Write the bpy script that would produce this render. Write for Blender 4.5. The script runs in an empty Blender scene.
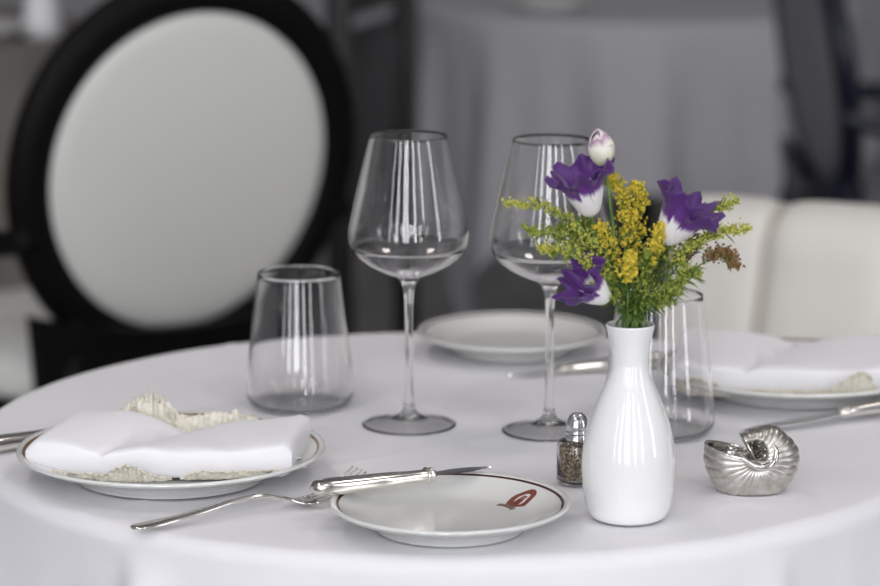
import bpy, bmesh, math, random
from mathutils import Vector, Matrix, noise, Quaternion

random.seed(7)
PI = math.pi
scene = bpy.context.scene
COL = scene.collection

# ------------------------------------------------------------------ helpers
def link(o, parent=None):
    COL.objects.link(o)
    if parent is not None:
        o.parent = parent
    return o

def obj(name, bm, mat, parent=None, smooth=True, sharp=None):
    me = bpy.data.meshes.new(name)
    bmesh.ops.recalc_face_normals(bm, faces=bm.faces)
    bm.to_mesh(me)
    bm.free()
    for m in (mat if isinstance(mat, (list, tuple)) else [mat]):
        me.materials.append(m)
    if smooth:
        me.polygons.foreach_set('use_smooth', [True] * len(me.polygons))
        if sharp:
            me.set_sharp_from_angle(angle=math.radians(sharp))
    me.update()
    return link(bpy.data.objects.new(name, me), parent)

def tag(o, label, cat, group=None):
    o['label'] = label
    o['category'] = cat
    if group:
        o['group'] = group
    return o

def thing(name, label, cat, loc=(0, 0, 0), rotz=0.0, group=None):
    o = bpy.data.objects.new(name, None)
    COL.objects.link(o)
    o.empty_display_size = 0.05
    o.location = loc
    o.rotation_euler = (0, 0, rotz)
    return tag(o, label, cat, group)

def struct(name, bm, mat, parent=None, smooth=False):
    o = obj(name, bm, mat, parent, smooth)
    o['kind'] = 'structure'
    return o

def dup(root, label, loc=None, rot=None):
    r = root.copy()
    COL.objects.link(r)
    for ch in list(root.children):
        c = ch.copy(); COL.objects.link(c); c.parent = r
        for g in ch.children:
            d = g.copy(); COL.objects.link(d); d.parent = c
    r['label'] = label
    if loc is not None: r.location = loc
    if rot is not None: r.rotation_euler = rot
    return r

def grid(bm, pts, closed_u=False, closed_v=False, uv=None):
    """pts[i][j] -> quads; uv(i,j)->(u,v)"""
    vs = [[bm.verts.new(p) for p in row] for row in pts]
    n, m = len(vs), len(vs[0])
    lay = bm.loops.layers.uv.verify() if uv else None
    for i in range(n if closed_u else n - 1):
        for j in range(m if closed_v else m - 1):
            i2, j2 = (i + 1) % n, (j + 1) % m
            quad = [(i, j), (i2, j), (i2, j2), (i, j2)]
            try:
                f = bm.faces.new([vs[a][b] for a, b in quad])
            except ValueError:
                continue
            if uv:
                for l, (a, b) in zip(f.loops, quad):
                    l[lay].uv = uv(a, b)
    return vs

def lathe(bm, prof, seg=64, mat=None):
    """prof: list of (r,z); r==0 at an end closes with a fan"""
    rings = []
    for r, z in prof:
        if r < 1e-7:
            rings.append([bm.verts.new((0, 0, z))])
        else:
            rings.append([bm.verts.new((r * math.cos(2 * PI * k / seg), r * math.sin(2 * PI * k / seg), z)) for k in range(seg)])
    for a, b in zip(rings, rings[1:]):
        for k in range(seg):
            k2 = (k + 1) % seg
            if len(a) == 1 and len(b) == 1: continue
            if len(a) == 1: f = [a[0], b[k2], b[k]]
            elif len(b) == 1: f = [a[k], a[k2], b[0]]
            else: f = [a[k], a[k2], b[k2], b[k]]
            bm.faces.new(f)
    return rings

def catmull(pts, n):
    P = [Vector(p) for p in pts]
    P = [P[0] * 2 - P[1]] + P + [P[-1] * 2 - P[-2]]
    out = []
    segs = len(P) - 3
    for q in range(n + 1):
        t = q / n * segs
        i = min(int(t), segs - 1)
        u = t - i
        a, b, c, d = P[i:i + 4]
        out.append(0.5 * ((2 * b) + (c - a) * u + (2 * a - 5 * b + 4 * c - d) * u * u + (3 * b - a - 3 * c + d) * u ** 3))
    return out

def spline2(prof, n):
    return [(max(p.x, 0.0), p.y) for p in catmull([(r, z, 0) for r, z in prof], n)]

def tube(bm, pts, rad, seg=8, caps=True, up=(0, 0, 1), sx=1.0, sy=1.0):
    """sweep an elliptical section along pts; rad: number or list"""
    pts = [Vector(p) for p in pts]
    n = len(pts)
    rads = rad if isinstance(rad, (list, tuple)) else [rad] * n
    rings = []
    for i, p in enumerate(pts):
        t = (pts[min(i + 1, n - 1)] - pts[max(i - 1, 0)]).normalized()
        u = Vector(up)
        s = t.cross(u)
        if s.length < 1e-4: s = t.cross(Vector((1, 0, 0)))
        s.normalize()
        w = s.cross(t).normalized()
        rings.append([bm.verts.new(p + (s * math.cos(2 * PI * k / seg) * sx + w * math.sin(2 * PI * k / seg) * sy) * rads[i]) for k in range(seg)])
    for a, b in zip(rings, rings[1:]):
        for k in range(seg):
            bm.faces.new([a[k], a[(k + 1) % seg], b[(k + 1) % seg], b[k]])
    if caps:
        bm.faces.new(rings[0][::-1]); bm.faces.new(rings[-1])
    return rings

def box(bm, x0, x1, y0, y1, z0, z1, bev=0.0, seg=2):
    r = bmesh.ops.create_cube(bm, size=1.0)
    vs = r['verts']
    for v in vs:
        v.co = Vector(((x0 + x1) / 2 + v.co.x * (x1 - x0), (y0 + y1) / 2 + v.co.y * (y1 - y0), (z0 + z1) / 2 + v.co.z * (z1 - z0)))
    if bev > 0:
        es = list({e for v in vs for e in v.link_edges})
        bmesh.ops.bevel(bm, geom=es, offset=bev, segments=seg, affect='EDGES', profile=0.5)

def new(): return bmesh.new()

# ------------------------------------------------------------------ materials
def lin(c):
    return tuple((x / 12.92 if x <= 0.04045 else ((x + 0.055) / 1.055) ** 2.4) for x in c)

def mat(name, col, rough=0.5, metal=0.0, **kw):
    m = bpy.data.materials.new(name)
    m.use_nodes = True
    b = m.node_tree.nodes['Principled BSDF']
    b.inputs['Base Color'].default_value = (*col, 1)
    b.inputs['Roughness'].default_value = rough
    b.inputs['Metallic'].default_value = metal
    for k, v in kw.items():
        b.inputs[k.replace('_', ' ')].default_value = v
    return m

def nd(m, typ, **kw):
    n = m.node_tree.nodes.new(typ)
    for k, v in kw.items():
        if k in n.inputs: n.inputs[k].default_value = v
        else: setattr(n, k, v)
    return n

def lk(m, a, b): m.node_tree.links.new(a, b)
def bsdf(m): return m.node_tree.nodes['Principled BSDF']

def noise_col(m, c0, c1, scale, detail=4, lo=0.35, hi=0.65, coord='Object', sc=None):
    tc = nd(m, 'ShaderNodeTexCoord')
    src = tc.outputs[coord]
    if sc:
        mp = nd(m, 'ShaderNodeMapping'); mp.inputs['Scale'].default_value = sc
        lk(m, src, mp.inputs['Vector']); src = mp.outputs['Vector']
    n = nd(m, 'ShaderNodeTexNoise', Scale=scale, Detail=detail)
    lk(m, src, n.inputs['Vector'])
    r = nd(m, 'ShaderNodeValToRGB')
    r.color_ramp.elements[0].position = lo; r.color_ramp.elements[0].color = (*c0, 1)
    r.color_ramp.elements[1].position = hi; r.color_ramp.elements[1].color = (*c1, 1)
    lk(m, n.outputs['Fac'], r.inputs['Fac'])
    lk(m, r.outputs['Color'], bsdf(m).inputs['Base Color'])
    return n

def bump(m, scale, dist, strength=0.5, kind='noise', sc=None, detail=4):
    tc = nd(m, 'ShaderNodeTexCoord')
    src = tc.outputs['Object']
    if sc:
        mp = nd(m, 'ShaderNodeMapping'); mp.inputs['Scale'].default_value = sc
        lk(m, src, mp.inputs['Vector']); src = mp.outputs['Vector']
    if kind == 'noise':
        n = nd(m, 'ShaderNodeTexNoise', Scale=scale, Detail=detail); out = n.outputs['Fac']
    else:
        n = nd(m, 'ShaderNodeTexVoronoi', Scale=scale); out = n.outputs['Distance']
    lk(m, src, n.inputs['Vector'])
    b = nd(m, 'ShaderNodeBump', Strength=strength, Distance=dist)
    lk(m, out, b.inputs['Height'])
    lk(m, b.outputs['Normal'], bsdf(m).inputs['Normal'])

M = {}
M['linen'] = mat('white_linen', (0.82, 0.815, 0.84), 0.85, Sheen_Weight=0.15)
bump(M['linen'], 900, 0.0004, 0.25, sc=(1, 1, 1))
M['napkin'] = mat('napkin_linen', (0.86, 0.855, 0.88), 0.85, Sheen_Weight=0.15)
bump(M['napkin'], 1100, 0.0003, 0.25)
M['lace'] = mat('cream_lace', (0.76, 0.72, 0.60), 0.9)
noise_col(M['lace'], (0.74, 0.69, 0.56), (0.88, 0.86, 0.78), 420, 2)
bump(M['lace'], 700, 0.0010, 0.6, 'voronoi')
M['grey_cloth'] = mat('grey_linen', (0.53, 0.525, 0.555), 0.9)
bump(M['grey_cloth'], 600, 0.0005, 0.3)
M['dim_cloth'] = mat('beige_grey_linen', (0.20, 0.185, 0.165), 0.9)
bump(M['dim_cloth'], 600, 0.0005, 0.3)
M['porcelain'] = mat('white_porcelain', (0.73, 0.735, 0.71), 0.12, Coat_Weight=0.3, Coat_Roughness=0.05)
M['vase'] = mat('glazed_white_ceramic', (0.88, 0.88, 0.875), 0.10, Coat_Weight=0.5, Coat_Roughness=0.04)
M['silver'] = mat('polished_silver', (0.83, 0.80, 0.75), 0.14, 1.0)
M['pewter'] = mat('silvered_shell_metal', (0.66, 0.635, 0.585), 0.36, 1.0)
noise_col(M['pewter'], (0.56, 0.53, 0.48), (0.74, 0.715, 0.67), 160, 4)
M['polish'] = mat('mirror_polished_metal', (0.78, 0.76, 0.73), 0.08, 1.0)
M['chrome'] = mat('chrome', (0.80, 0.80, 0.80), 0.06, 1.0)
M['glass'] = mat('clear_crystal', (1, 1, 1), 0.0, Transmission_Weight=1.0, IOR=1.5)
M['black'] = mat('black_lacquered_wood', (0.004, 0.0035, 0.0035), 0.5, Specular_IOR_Level=0.12)
M['navy'] = mat('navy_lacquered_wood', (0.006, 0.008, 0.022), 0.28)
M['ebony'] = mat('dark_stained_wood', (0.012, 0.011, 0.011), 0.4)
M['leatherette'] = mat('pale_grey_upholstery', (0.72, 0.72, 0.685), 0.5, Specular_IOR_Level=0.3)
bump(M['leatherette'], 260, 0.0006, 0.2)
M['greyfabric'] = mat('dim_grey_upholstery', (0.26, 0.26, 0.28), 0.7)
M['cream'] = mat('cream_leather', (0.73, 0.71, 0.66), 0.45)
bump(M['cream'], 240, 0.0006, 0.2)
M['seam'] = mat('leather_piping', (0.60, 0.57, 0.50), 0.5)
M['wood'] = mat('brown_table_wood', (0.10, 0.06, 0.035), 0.45)
M['stem'] = mat('flower_stem_green', (0.10, 0.20, 0.04), 0.5)
noise_col(M['stem'], (0.07, 0.15, 0.03), (0.17, 0.28, 0.07), 90)
M['leaf'] = mat('leaf_green', (0.11, 0.20, 0.03), 0.5)
noise_col(M['leaf'], (0.07, 0.14, 0.02), (0.22, 0.32, 0.06), 140)
M['lime'] = mat('green_buds', (0.34, 0.40, 0.06), 0.6)
noise_col(M['lime'], (0.13, 0.21, 0.025), (0.48, 0.50, 0.09), 260)
M['pale_yellow'] = mat('pale_yellow_florets', (0.62, 0.60, 0.14), 0.6)
noise_col(M['pale_yellow'], (0.27, 0.33, 0.05), (0.68, 0.63, 0.12), 260)
M['yellow'] = mat('golden_yellow_florets', (0.62, 0.47, 0.05), 0.6)
noise_col(M['yellow'], (0.40, 0.35, 0.03), (0.84, 0.64, 0.06), 260)
M['brown'] = mat('withered_florets', (0.24, 0.13, 0.05), 0.7)
noise_col(M['brown'], (0.15, 0.08, 0.03), (0.36, 0.21, 0.09), 210)
M['calyx'] = mat('calyx_green', (0.20, 0.30, 0.09), 0.5)
M['floor'] = mat('grey_brown_floorboards', (0.10, 0.09, 0.085), 0.45)
noise_col(M['floor'], (0.20, 0.19, 0.185), (0.30, 0.285, 0.275), 3.0, 6, sc=(6, 0.6, 1))
M['wall'] = mat('grey_wall_paint', (0.30, 0.295, 0.305), 0.85)
noise_col(M['wall'], (0.47, 0.465, 0.485), (0.53, 0.525, 0.545), 2.0)
M['ceiling'] = mat('ceiling_paint', (0.82, 0.82, 0.82), 0.9)
M['frame'] = mat('window_frame_paint', (0.25, 0.24, 0.23), 0.5)
M['trim'] = mat('skirting_paint', (0.16, 0.155, 0.15), 0.5)

def plate_mat(name, r0, r1, col):
    m = mat(name, (0.73, 0.735, 0.71), 0.12, Coat_Weight=0.3, Coat_Roughness=0.05)
    tc = nd(m, 'ShaderNodeTexCoord')
    sp = nd(m, 'ShaderNodeSeparateXYZ'); lk(m, tc.outputs['Object'], sp.inputs[0])
    cb = nd(m, 'ShaderNodeCombineXYZ'); lk(m, sp.outputs[0], cb.inputs[0]); lk(m, sp.outputs[1], cb.inputs[1])
    ln = nd(m, 'ShaderNodeVectorMath', operation='LENGTH'); lk(m, cb.outputs[0], ln.inputs[0])
    a = nd(m, 'ShaderNodeMath', operation='GREATER_THAN'); lk(m, ln.outputs['Value'], a.inputs[0]); a.inputs[1].default_value = r0
    b = nd(m, 'ShaderNodeMath', operation='LESS_THAN'); lk(m, ln.outputs['Value'], b.inputs[0]); b.inputs[1].default_value = r1
    c = nd(m, 'ShaderNodeMath', operation='MULTIPLY'); lk(m, a.outputs[0], c.inputs[0]); lk(m, b.outputs[0], c.inputs[1])
    g = nd(m, 'ShaderNodeMath', operation='GREATER_THAN'); lk(m, sp.outputs[2], g.inputs[0]); g.inputs[1].default_value = 0.0125
    d = nd(m, 'ShaderNodeMath', operation='MULTIPLY'); lk(m, c.outputs[0], d.inputs[0]); lk(m, g.outputs[0], d.inputs[1])
    mx = nd(m, 'ShaderNodeMix', data_type='RGBA')
    lk(m, d.outputs[0], mx.inputs[0])
    mx.inputs[6].default_value = (0.73, 0.735, 0.71, 1); mx.inputs[7].default_value = (*col, 1)
    lk(m, mx.outputs[2], bsdf(m).inputs['Base Color'])
    return m

def petal_mat(name, stops):
    m = mat(name, (1, 1, 1), 0.55, Sheen_Weight=0.2)
    b = bsdf(m)
    b.inputs['Subsurface Weight'].default_value = 0.15
    b.inputs['Subsurface Radius'].default_value = (0.004, 0.003, 0.004)
    uv = nd(m, 'ShaderNodeTexCoord')
    sp = nd(m, 'ShaderNodeSeparateXYZ'); lk(m, uv.outputs['UV'], sp.inputs[0])
    mp = nd(m, 'ShaderNodeMapping'); mp.inputs['Scale'].default_value = (9, 1.5, 1); lk(m, uv.outputs['UV'], mp.inputs['Vector'])
    n = nd(m, 'ShaderNodeTexNoise', Scale=2.0, Detail=4); lk(m, mp.outputs['Vector'], n.inputs['Vector'])
    ma = nd(m, 'ShaderNodeMath', operation='MULTIPLY_ADD'); lk(m, n.outputs['Fac'], ma.inputs[0])
    ma.inputs[1].default_value = 0.22; lk(m, sp.outputs[1], ma.inputs[2])
    r = nd(m, 'ShaderNodeValToRGB')
    el = r.color_ramp.elements
    el[0].position, el[0].color = stops[0][0], (*stops[0][1], 1)
    el[1].position, el[1].color = stops[-1][0], (*stops[-1][1], 1)
    for p, c in stops[1:-1]:
        e = el.new(p); e.color = (*c, 1)
    lk(m, ma.outputs[0], r.inputs['Fac'])
    lk(m, r.outputs['Color'], b.inputs['Base Color'])
    return m

PURPLE = (0.115, 0.022, 0.215)
DPURPLE = (0.070, 0.012, 0.15)
M['petal'] = petal_mat('purple_edged_petal', [(0.0, (0.62, 0.70, 0.42)), (0.16, (0.86, 0.85, 0.80)), (0.60, (0.86, 0.84, 0.86)), (0.70, PURPLE), (1.15, DPURPLE)])
M['budpetal'] = petal_mat('pale_bud_petal', [(0.0, (0.40, 0.50, 0.16)), (0.40, (0.76, 0.78, 0.56)), (0.80, (0.80, 0.78, 0.70)), (1.04, (0.74, 0.66, 0.68)), (1.13, (0.34, 0.14, 0.32))])

# ------------------------------------------------------------------ the room
RX, RY0, RY1, RH = 4.6, -1.7, 9.6, 3.8
b = new(); box(b, -RX - .2, RX + .2, RY0 - .2, RY1 + .2, -0.15, 0); struct('floor', b, M['floor'])
b = new(); box(b, -RX - .2, RX + .2, RY0 - .2, RY1 + .2, RH, RH + .15); struct('ceiling', b, M['ceiling'])
b = new(); box(b, -RX - .2, RX + .2, RY1, RY1 + .2, 0, RH); struct('wall_back', b, M['wall'])
b = new(); box(b, -RX - .2, -RX, RY0 - .2, RY1, 0, RH); struct('wall_left', b, M['wall'])
b = new(); box(b, -RX, RX, RY1 - .02, RY1, 0, .12, .004); struct('baseboard_back', b, M['trim'])
b = new(); box(b, -RX, -RX + .02, RY0, RY1 - .02, 0, .12, .004); struct('baseboard_left', b, M['trim'])

WZ0, WZ1 = 0.5, 3.6
FRONT = [(-3.4, -2.9), (-2.05, -1.5), (-0.85, 0.02), (0.8, 1.2), (2.35, 2.75)]
RIGHT = [(-0.4, 0.3)]
def pierced(name, spans, lo, hi, axis, t0, t1):
    bm = new()
    def bx(a, c, z0, z1):
        if axis == 'x': box(bm, a, c, t0, t1, z0, z1)
        else: box(bm, t0, t1, a, c, z0, z1)
    edges = [lo] + [e for s in spans for e in s] + [hi]
    for k in range(0, len(edges), 2):
        bx(edges[k], edges[k + 1], 0, RH)
    for s in spans:
        bx(s[0], s[1], 0, WZ0); bx(s[0], s[1], WZ1, RH)
    return struct(name, bm, M['wall'])
pierced('wall_front', FRONT, -RX, RX, 'x', RY0 - .2, RY0)
pierced('wall_right', RIGHT, RY0 - .2, RY1, 'y', RX, RX + .2)

SKY = (0.965, 0.965, 1.0)
def window(k, s, axis, power):
    bm = new()
    f = .035
    def bx(a, c, z0, z1):
        if axis == 'x': box(bm, a, c, RY0 - .11, RY0 - .06, z0, z1, .003)
        else: box(bm, RX + .06, RX + .11, a, c, z0, z1, .003)
    bx(s[0], s[0] + f, WZ0, WZ1); bx(s[1] - f, s[1], WZ0, WZ1)
    bx(s[0] + f, s[1] - f, WZ0, WZ0 + f); bx(s[0] + f, s[1] - f, WZ1 - f, WZ1)
    if s[1] - s[0] > .8:
        c = (s[0] + s[1]) / 2
        bx(c - .03, c + .03, WZ0 + f, WZ1 - f)
    struct('window_%d' % k, bm, M['frame'])
    L = bpy.data.lights.new('daylight', 'AREA')
    L.shape = 'RECTANGLE'
    L.size = s[1] - s[0]; L.size_y = WZ1 - WZ0
    L.energy = power * L.size * L.size_y
    L.color = SKY
    o = link(bpy.data.objects.new('daylight', L))
    c = (s[0] + s[1]) / 2
    if axis == 'x':
        o.location = (c, RY0 - .16, (WZ0 + WZ1) / 2); o.rotation_euler = (PI / 2, 0, 0)
    else:
        o.location = (RX + .16, c, (WZ0 + WZ1) / 2); o.rotation_euler = (PI / 2, 0, PI / 2)
PW = 23.0; FILL_POWER = 8.0
for k, s in enumerate(FRONT): window(k + 1, s, 'x', PW * (.55, .8, 1.08, 1.15, 1.15)[k])
for k, s in enumerate(RIGHT): window(len(FRONT) + k + 1, s, 'y', PW * 0.7)

# unseen round ceiling lamps, added to brighten the tabletop against the cloth's front
M['fill_glow'] = mat('fill_lamp_glow', (1, .95, .9), .4, Emission_Color=(1, .92, .86, 1), Emission_Strength=2.7)
for lx, ly in ((-1.3, .6), (1.3, .6), (-1.3, 3.2), (1.3, 3.2)):
    t = thing('added_fill_lamp', 'unseen round ceiling lamp added as fill light for the tabletop', 'lamp', (lx, ly, RH), 0, 'added fill lamps')
    b = new(); lathe(b, [(0, 0), (.30, 0), (.31, -.01), (.31, -.04), (.29, -.045), (0, -.045)], 48); obj('fill_lamp_body', b, M['frame'], t, sharp=40)
    b = new(); lathe(b, [(.285, -.044), (.28, -.055), (.2, -.075), (0, -.085)], 48); obj('diffuser', b, M['fill_glow'], t)
    L = bpy.data.lights.new('fill_light', 'AREA'); L.shape = 'DISK'; L.size = .5; L.energy = FILL_POWER; L.color = (1, .93, .89)
    o = link(bpy.data.objects.new('fill_light', L)); o.location = (lx, ly, RH - .1)

# ------------------------------------------------------------------ dining table and its cloth
TC = Vector((0.012, 2.455, 0)); TR = 0.40; TZ = 0.75
t = thing('round_dining_table', 'round pedestal table under the long white tablecloth nearest the camera', 'table', (TC.x, TC.y, 0))
b = new(); lathe(b, [(0, TZ - .035), (TR - .012, TZ - .035), (TR - .006, TZ - .03), (TR - .006, TZ - .008), (TR - .012, TZ - .004), (0, TZ - .004)], 96); obj('tabletop', b, M['wood'], t, sharp=40)
b = new(); lathe(b, [(0, .03), (.035, .03), (.04, .06), (.034, .2), (.04, .5), (.05, TZ - .05), (.12, TZ - .035), (0, TZ - .035)], 32); obj('pedestal', b, M['wood'], t, sharp=50)
b = new(); lathe(b, [(0, 0), (.24, 0), (.245, .008), (.22, .02), (.06, .035), (0, .035)], 48); obj('base', b, M['wood'], t, sharp=50)

def cloth_bm(R, z, drop_fn, fold_fn, top_wave, NR=34, ND=46, NS=300, rnd=0.014):
    bm = new()
    rows = []
    for k in range(NS):
        th = 2 * PI * k / NS
        row = []
        for j in range(NR + 1):
            r = (R - rnd) * (0.02 + 0.98 * j / NR)
            x, y = r * math.cos(th), r * math.sin(th)
            row.append((x, y, z + top_wave(x, y)))
        for j in range(1, 9):
            a = j / 8 * PI / 2
            rr = R - rnd + rnd * math.sin(a)
            x, y = rr * math.cos(th), rr * math.sin(th)
            row.append((x, y, z - rnd + rnd * math.cos(a) + top_wave(x, y) * (1 - j / 8)))
        D = drop_fn(th) - rnd
        for j in range(1, ND + 1):
            d = D * (j / ND)
            rr = R + fold_fn(th, d, D)
            row.append((rr * math.cos(th), rr * math.sin(th), z - rnd - d))
        rows.append(row)
    grid(bm, rows, closed_u=True, uv=None)
    c = bm.verts.new((0, 0, z + top_wave(0, 0)))
    bm.verts.ensure_lookup_table()
    n = len(rows[0])
    for k in range(NS):
        bm.faces.new([c, bm.verts[k * n], bm.verts[((k + 1) % NS) * n]])
    return bm

def wave(x, y):
    v = noise.noise(Vector((x * 5, y * 5, 1.3))) * 0.0011 + noise.noise(Vector((x * 16, y * 11, 4.0))) * 0.0004
    # ironed-in fold lines that cross near the middle
    for (ax, ay, off) in ((0.80, 0.6, 0.03), (-0.6, 0.8, -0.05)):
        d = x * ax + y * ay - off
        v += 0.0011 * math.exp(-(d / 0.004) ** 2)
    return v

def gauss(th, c, w):
    d = (th - c + PI) % (2 * PI) - PI
    return math.exp(-(d / w) ** 2)
FR = -PI / 2
def fold_main(th, d, D):
    t = min(d / 0.30, 1.0)
    v = 0.010 * d / 0.3
    v += 0.040 * t ** 1.0 * math.sin(th * 9 + 0.4) * (0.30 + 0.7 * (1 - gauss(th, FR + .15, .55)))
    v += 0.010 * t * math.sin(th * 23 + 1.0)
    e = math.exp(-((d - .05) / .12) ** 2)
    v += -0.018 * gauss(th, FR - 0.72, 0.05) * min(d / .05, 1) + 0.030 * gauss(th, FR - 0.60, 0.05) * min(d / .07, 1)
    v += 0.016 * gauss(th, FR + 0.62, 0.05) * min(d / .06, 1) - 0.014 * gauss(th, FR + 0.72, 0.05) * min(d / .06, 1)
    v += 0.005 * gauss(th, FR - 0.12, 0.05) * min(d / .09, 1)
    return max(v, -0.001)
b = cloth_bm(TR, TZ, lambda th: 0.44 + 0.02 * math.sin(th * 4), fold_main, wave)
o = obj('tablecloth', b, M['linen']); o.location = (TC.x, TC.y, 0)
tag(o, 'white linen tablecloth on the round table in the foreground', 'tablecloth')

# ------------------------------------------------------------------ plates
def plate_bm(R, h, well, foot=0.62, seg=112):
    prof = [(0, .003), (R * foot - .006, .003), (R * foot - .004, .0), (R * foot, .0), (R * foot + .002, .0035),
            (R * .80, h * .52), (R * .94, h - .0048), (R - .0022, h - .0030), (R - .0002, h - .0012), (R - .0005, h + .0002), (R - .0018, h + .0007),
            (R - .0036, h), (R - .0066, h - .0015), (R * .86, h - .0055), (R * .76, h - .0085), (R * .70, h - .0115), (R * well, .0068), (R * .45, .0060), (0, .0058)]
    b = new(); lathe(b, prof, seg); return b
TP = TZ + .0015
SIDE = plate_mat('side_plate_brown_line', .0808, .0828, (0.060, 0.016, 0.010))
DIN = plate_mat('dinner_plate_gilt_line', .1125, .1147, (0.20, 0.095, 0.035))
front = thing('side_plate', 'small white plate with thin brown rim line in front, knife laid across it', 'plate', (.0073, 2.1368, TP))
obj('plate_body', plate_bm(.0875, .0195, .56), SIDE, front, sharp=60)
back = dup(front, 'blurred small white plate at the far side behind the two wine glasses', (.0665, 2.7488, TP))

# crest on the front plate: a shell-like oval with rays and a ribbon below
CR = mat('crest_red_brown', (0.22, 0.055, 0.035), 0.3)
CR2 = mat('crest_grey_brown', (0.20, 0.14, 0.12), 0.3)
def flat_poly(bm, pts, z0, h=.00025):
    top = [bm.verts.new((x, y, z0(x, y) + h)) for x, y in pts]
    bot = [bm.verts.new((x, y, z0(x, y) - .0004)) for x, y in pts]
    n = len(pts)
    bm.faces.new(top)
    for k in range(n): bm.faces.new([bot[k], bot[(k + 1) % n], top[(k + 1) % n], top[k]])
R_ = .0875
prof_xy = [(.0, .0058), (R_ * .45, .0060), (R_ * .56, .0068), (R_ * .70, .0080), (R_ * .76, .0110), (R_ * .86, .0140), (.081, .0180)]
def rim_z(x, y):
    r = math.hypot(x, y)
    for (r0, z0), (r1, z1) in zip(prof_xy, prof_xy[1:]):
        if r <= r1: return z0 + (z1 - z0) * (r - r0) / (r1 - r0)
    return prof_xy[-1][1]
ca = Vector((.0530, .0385)); dirv = Vector((.80, .60)).normalized(); nrm = Vector((-dirv.y, dirv.x))
def cp(a, s): q = ca + dirv * a * 1.02 + nrm * s * 1.08; return (q.x, q.y)
b = new()
NS = 22
oval = lambda k, A, B: (A * math.cos(2 * PI * k / NS), B * math.sin(2 * PI * k / NS) * (1 + .10 * math.cos(6 * PI * k / NS)))
for k in range(NS):
    p = [oval(k, .0120, .0088), oval(k + 1, .0120, .0088), oval(k + 1, .0074, .0046), oval(k, .0074, .0046)]
    flat_poly(b, [cp(*q) for q in p][::-1], rim_z)
for s in (-.0021, .0, .0021):
    flat_poly(b, [cp(-.008, s - .0005), cp(.004, s * .7 - .0005), cp(.004, s * .7 + .0005), cp(-.008, s + .0005)], rim_z)
for s in (-.0065, .0065):
    flat_poly(b, [cp(-.004, s * .8), cp(.000, s * 1.25), cp(.004, s * .8)][:: (1 if s < 0 else -1)], rim_z)
crest = obj('crest', b, CR, front, smooth=False); crest['label'] = 'red-brown oval crest on the plate rim'
b = new()
flat_poly(b, [cp(-.0170, -.0075), cp(-.0125, -.0085), cp(-.0105, -.003), cp(-.0105, .003), cp(-.0125, .0085), cp(-.0170, .0075), cp(-.0150, .003), cp(-.0150, -.003)], rim_z)
rb = obj('crest_ribbon', b, CR2, crest, smooth=False); rb['label'] = 'grey-brown ribbon under the crest'

def dinner(label, loc):
    p = obj('dinner_plate', plate_bm(.1195, .0225, .60), DIN, None, sharp=60)
    p.location = loc
    return tag(p, label, 'plate')
DL = Vector((-.208, 2.2887, TP)); DR = Vector((.3072, 2.5846, TP))
dinner('large white gilt-rimmed plate at left under a folded napkin', DL)
dr = dinner('large white plate at right edge behind the tumbler and knife', DR)

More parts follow.
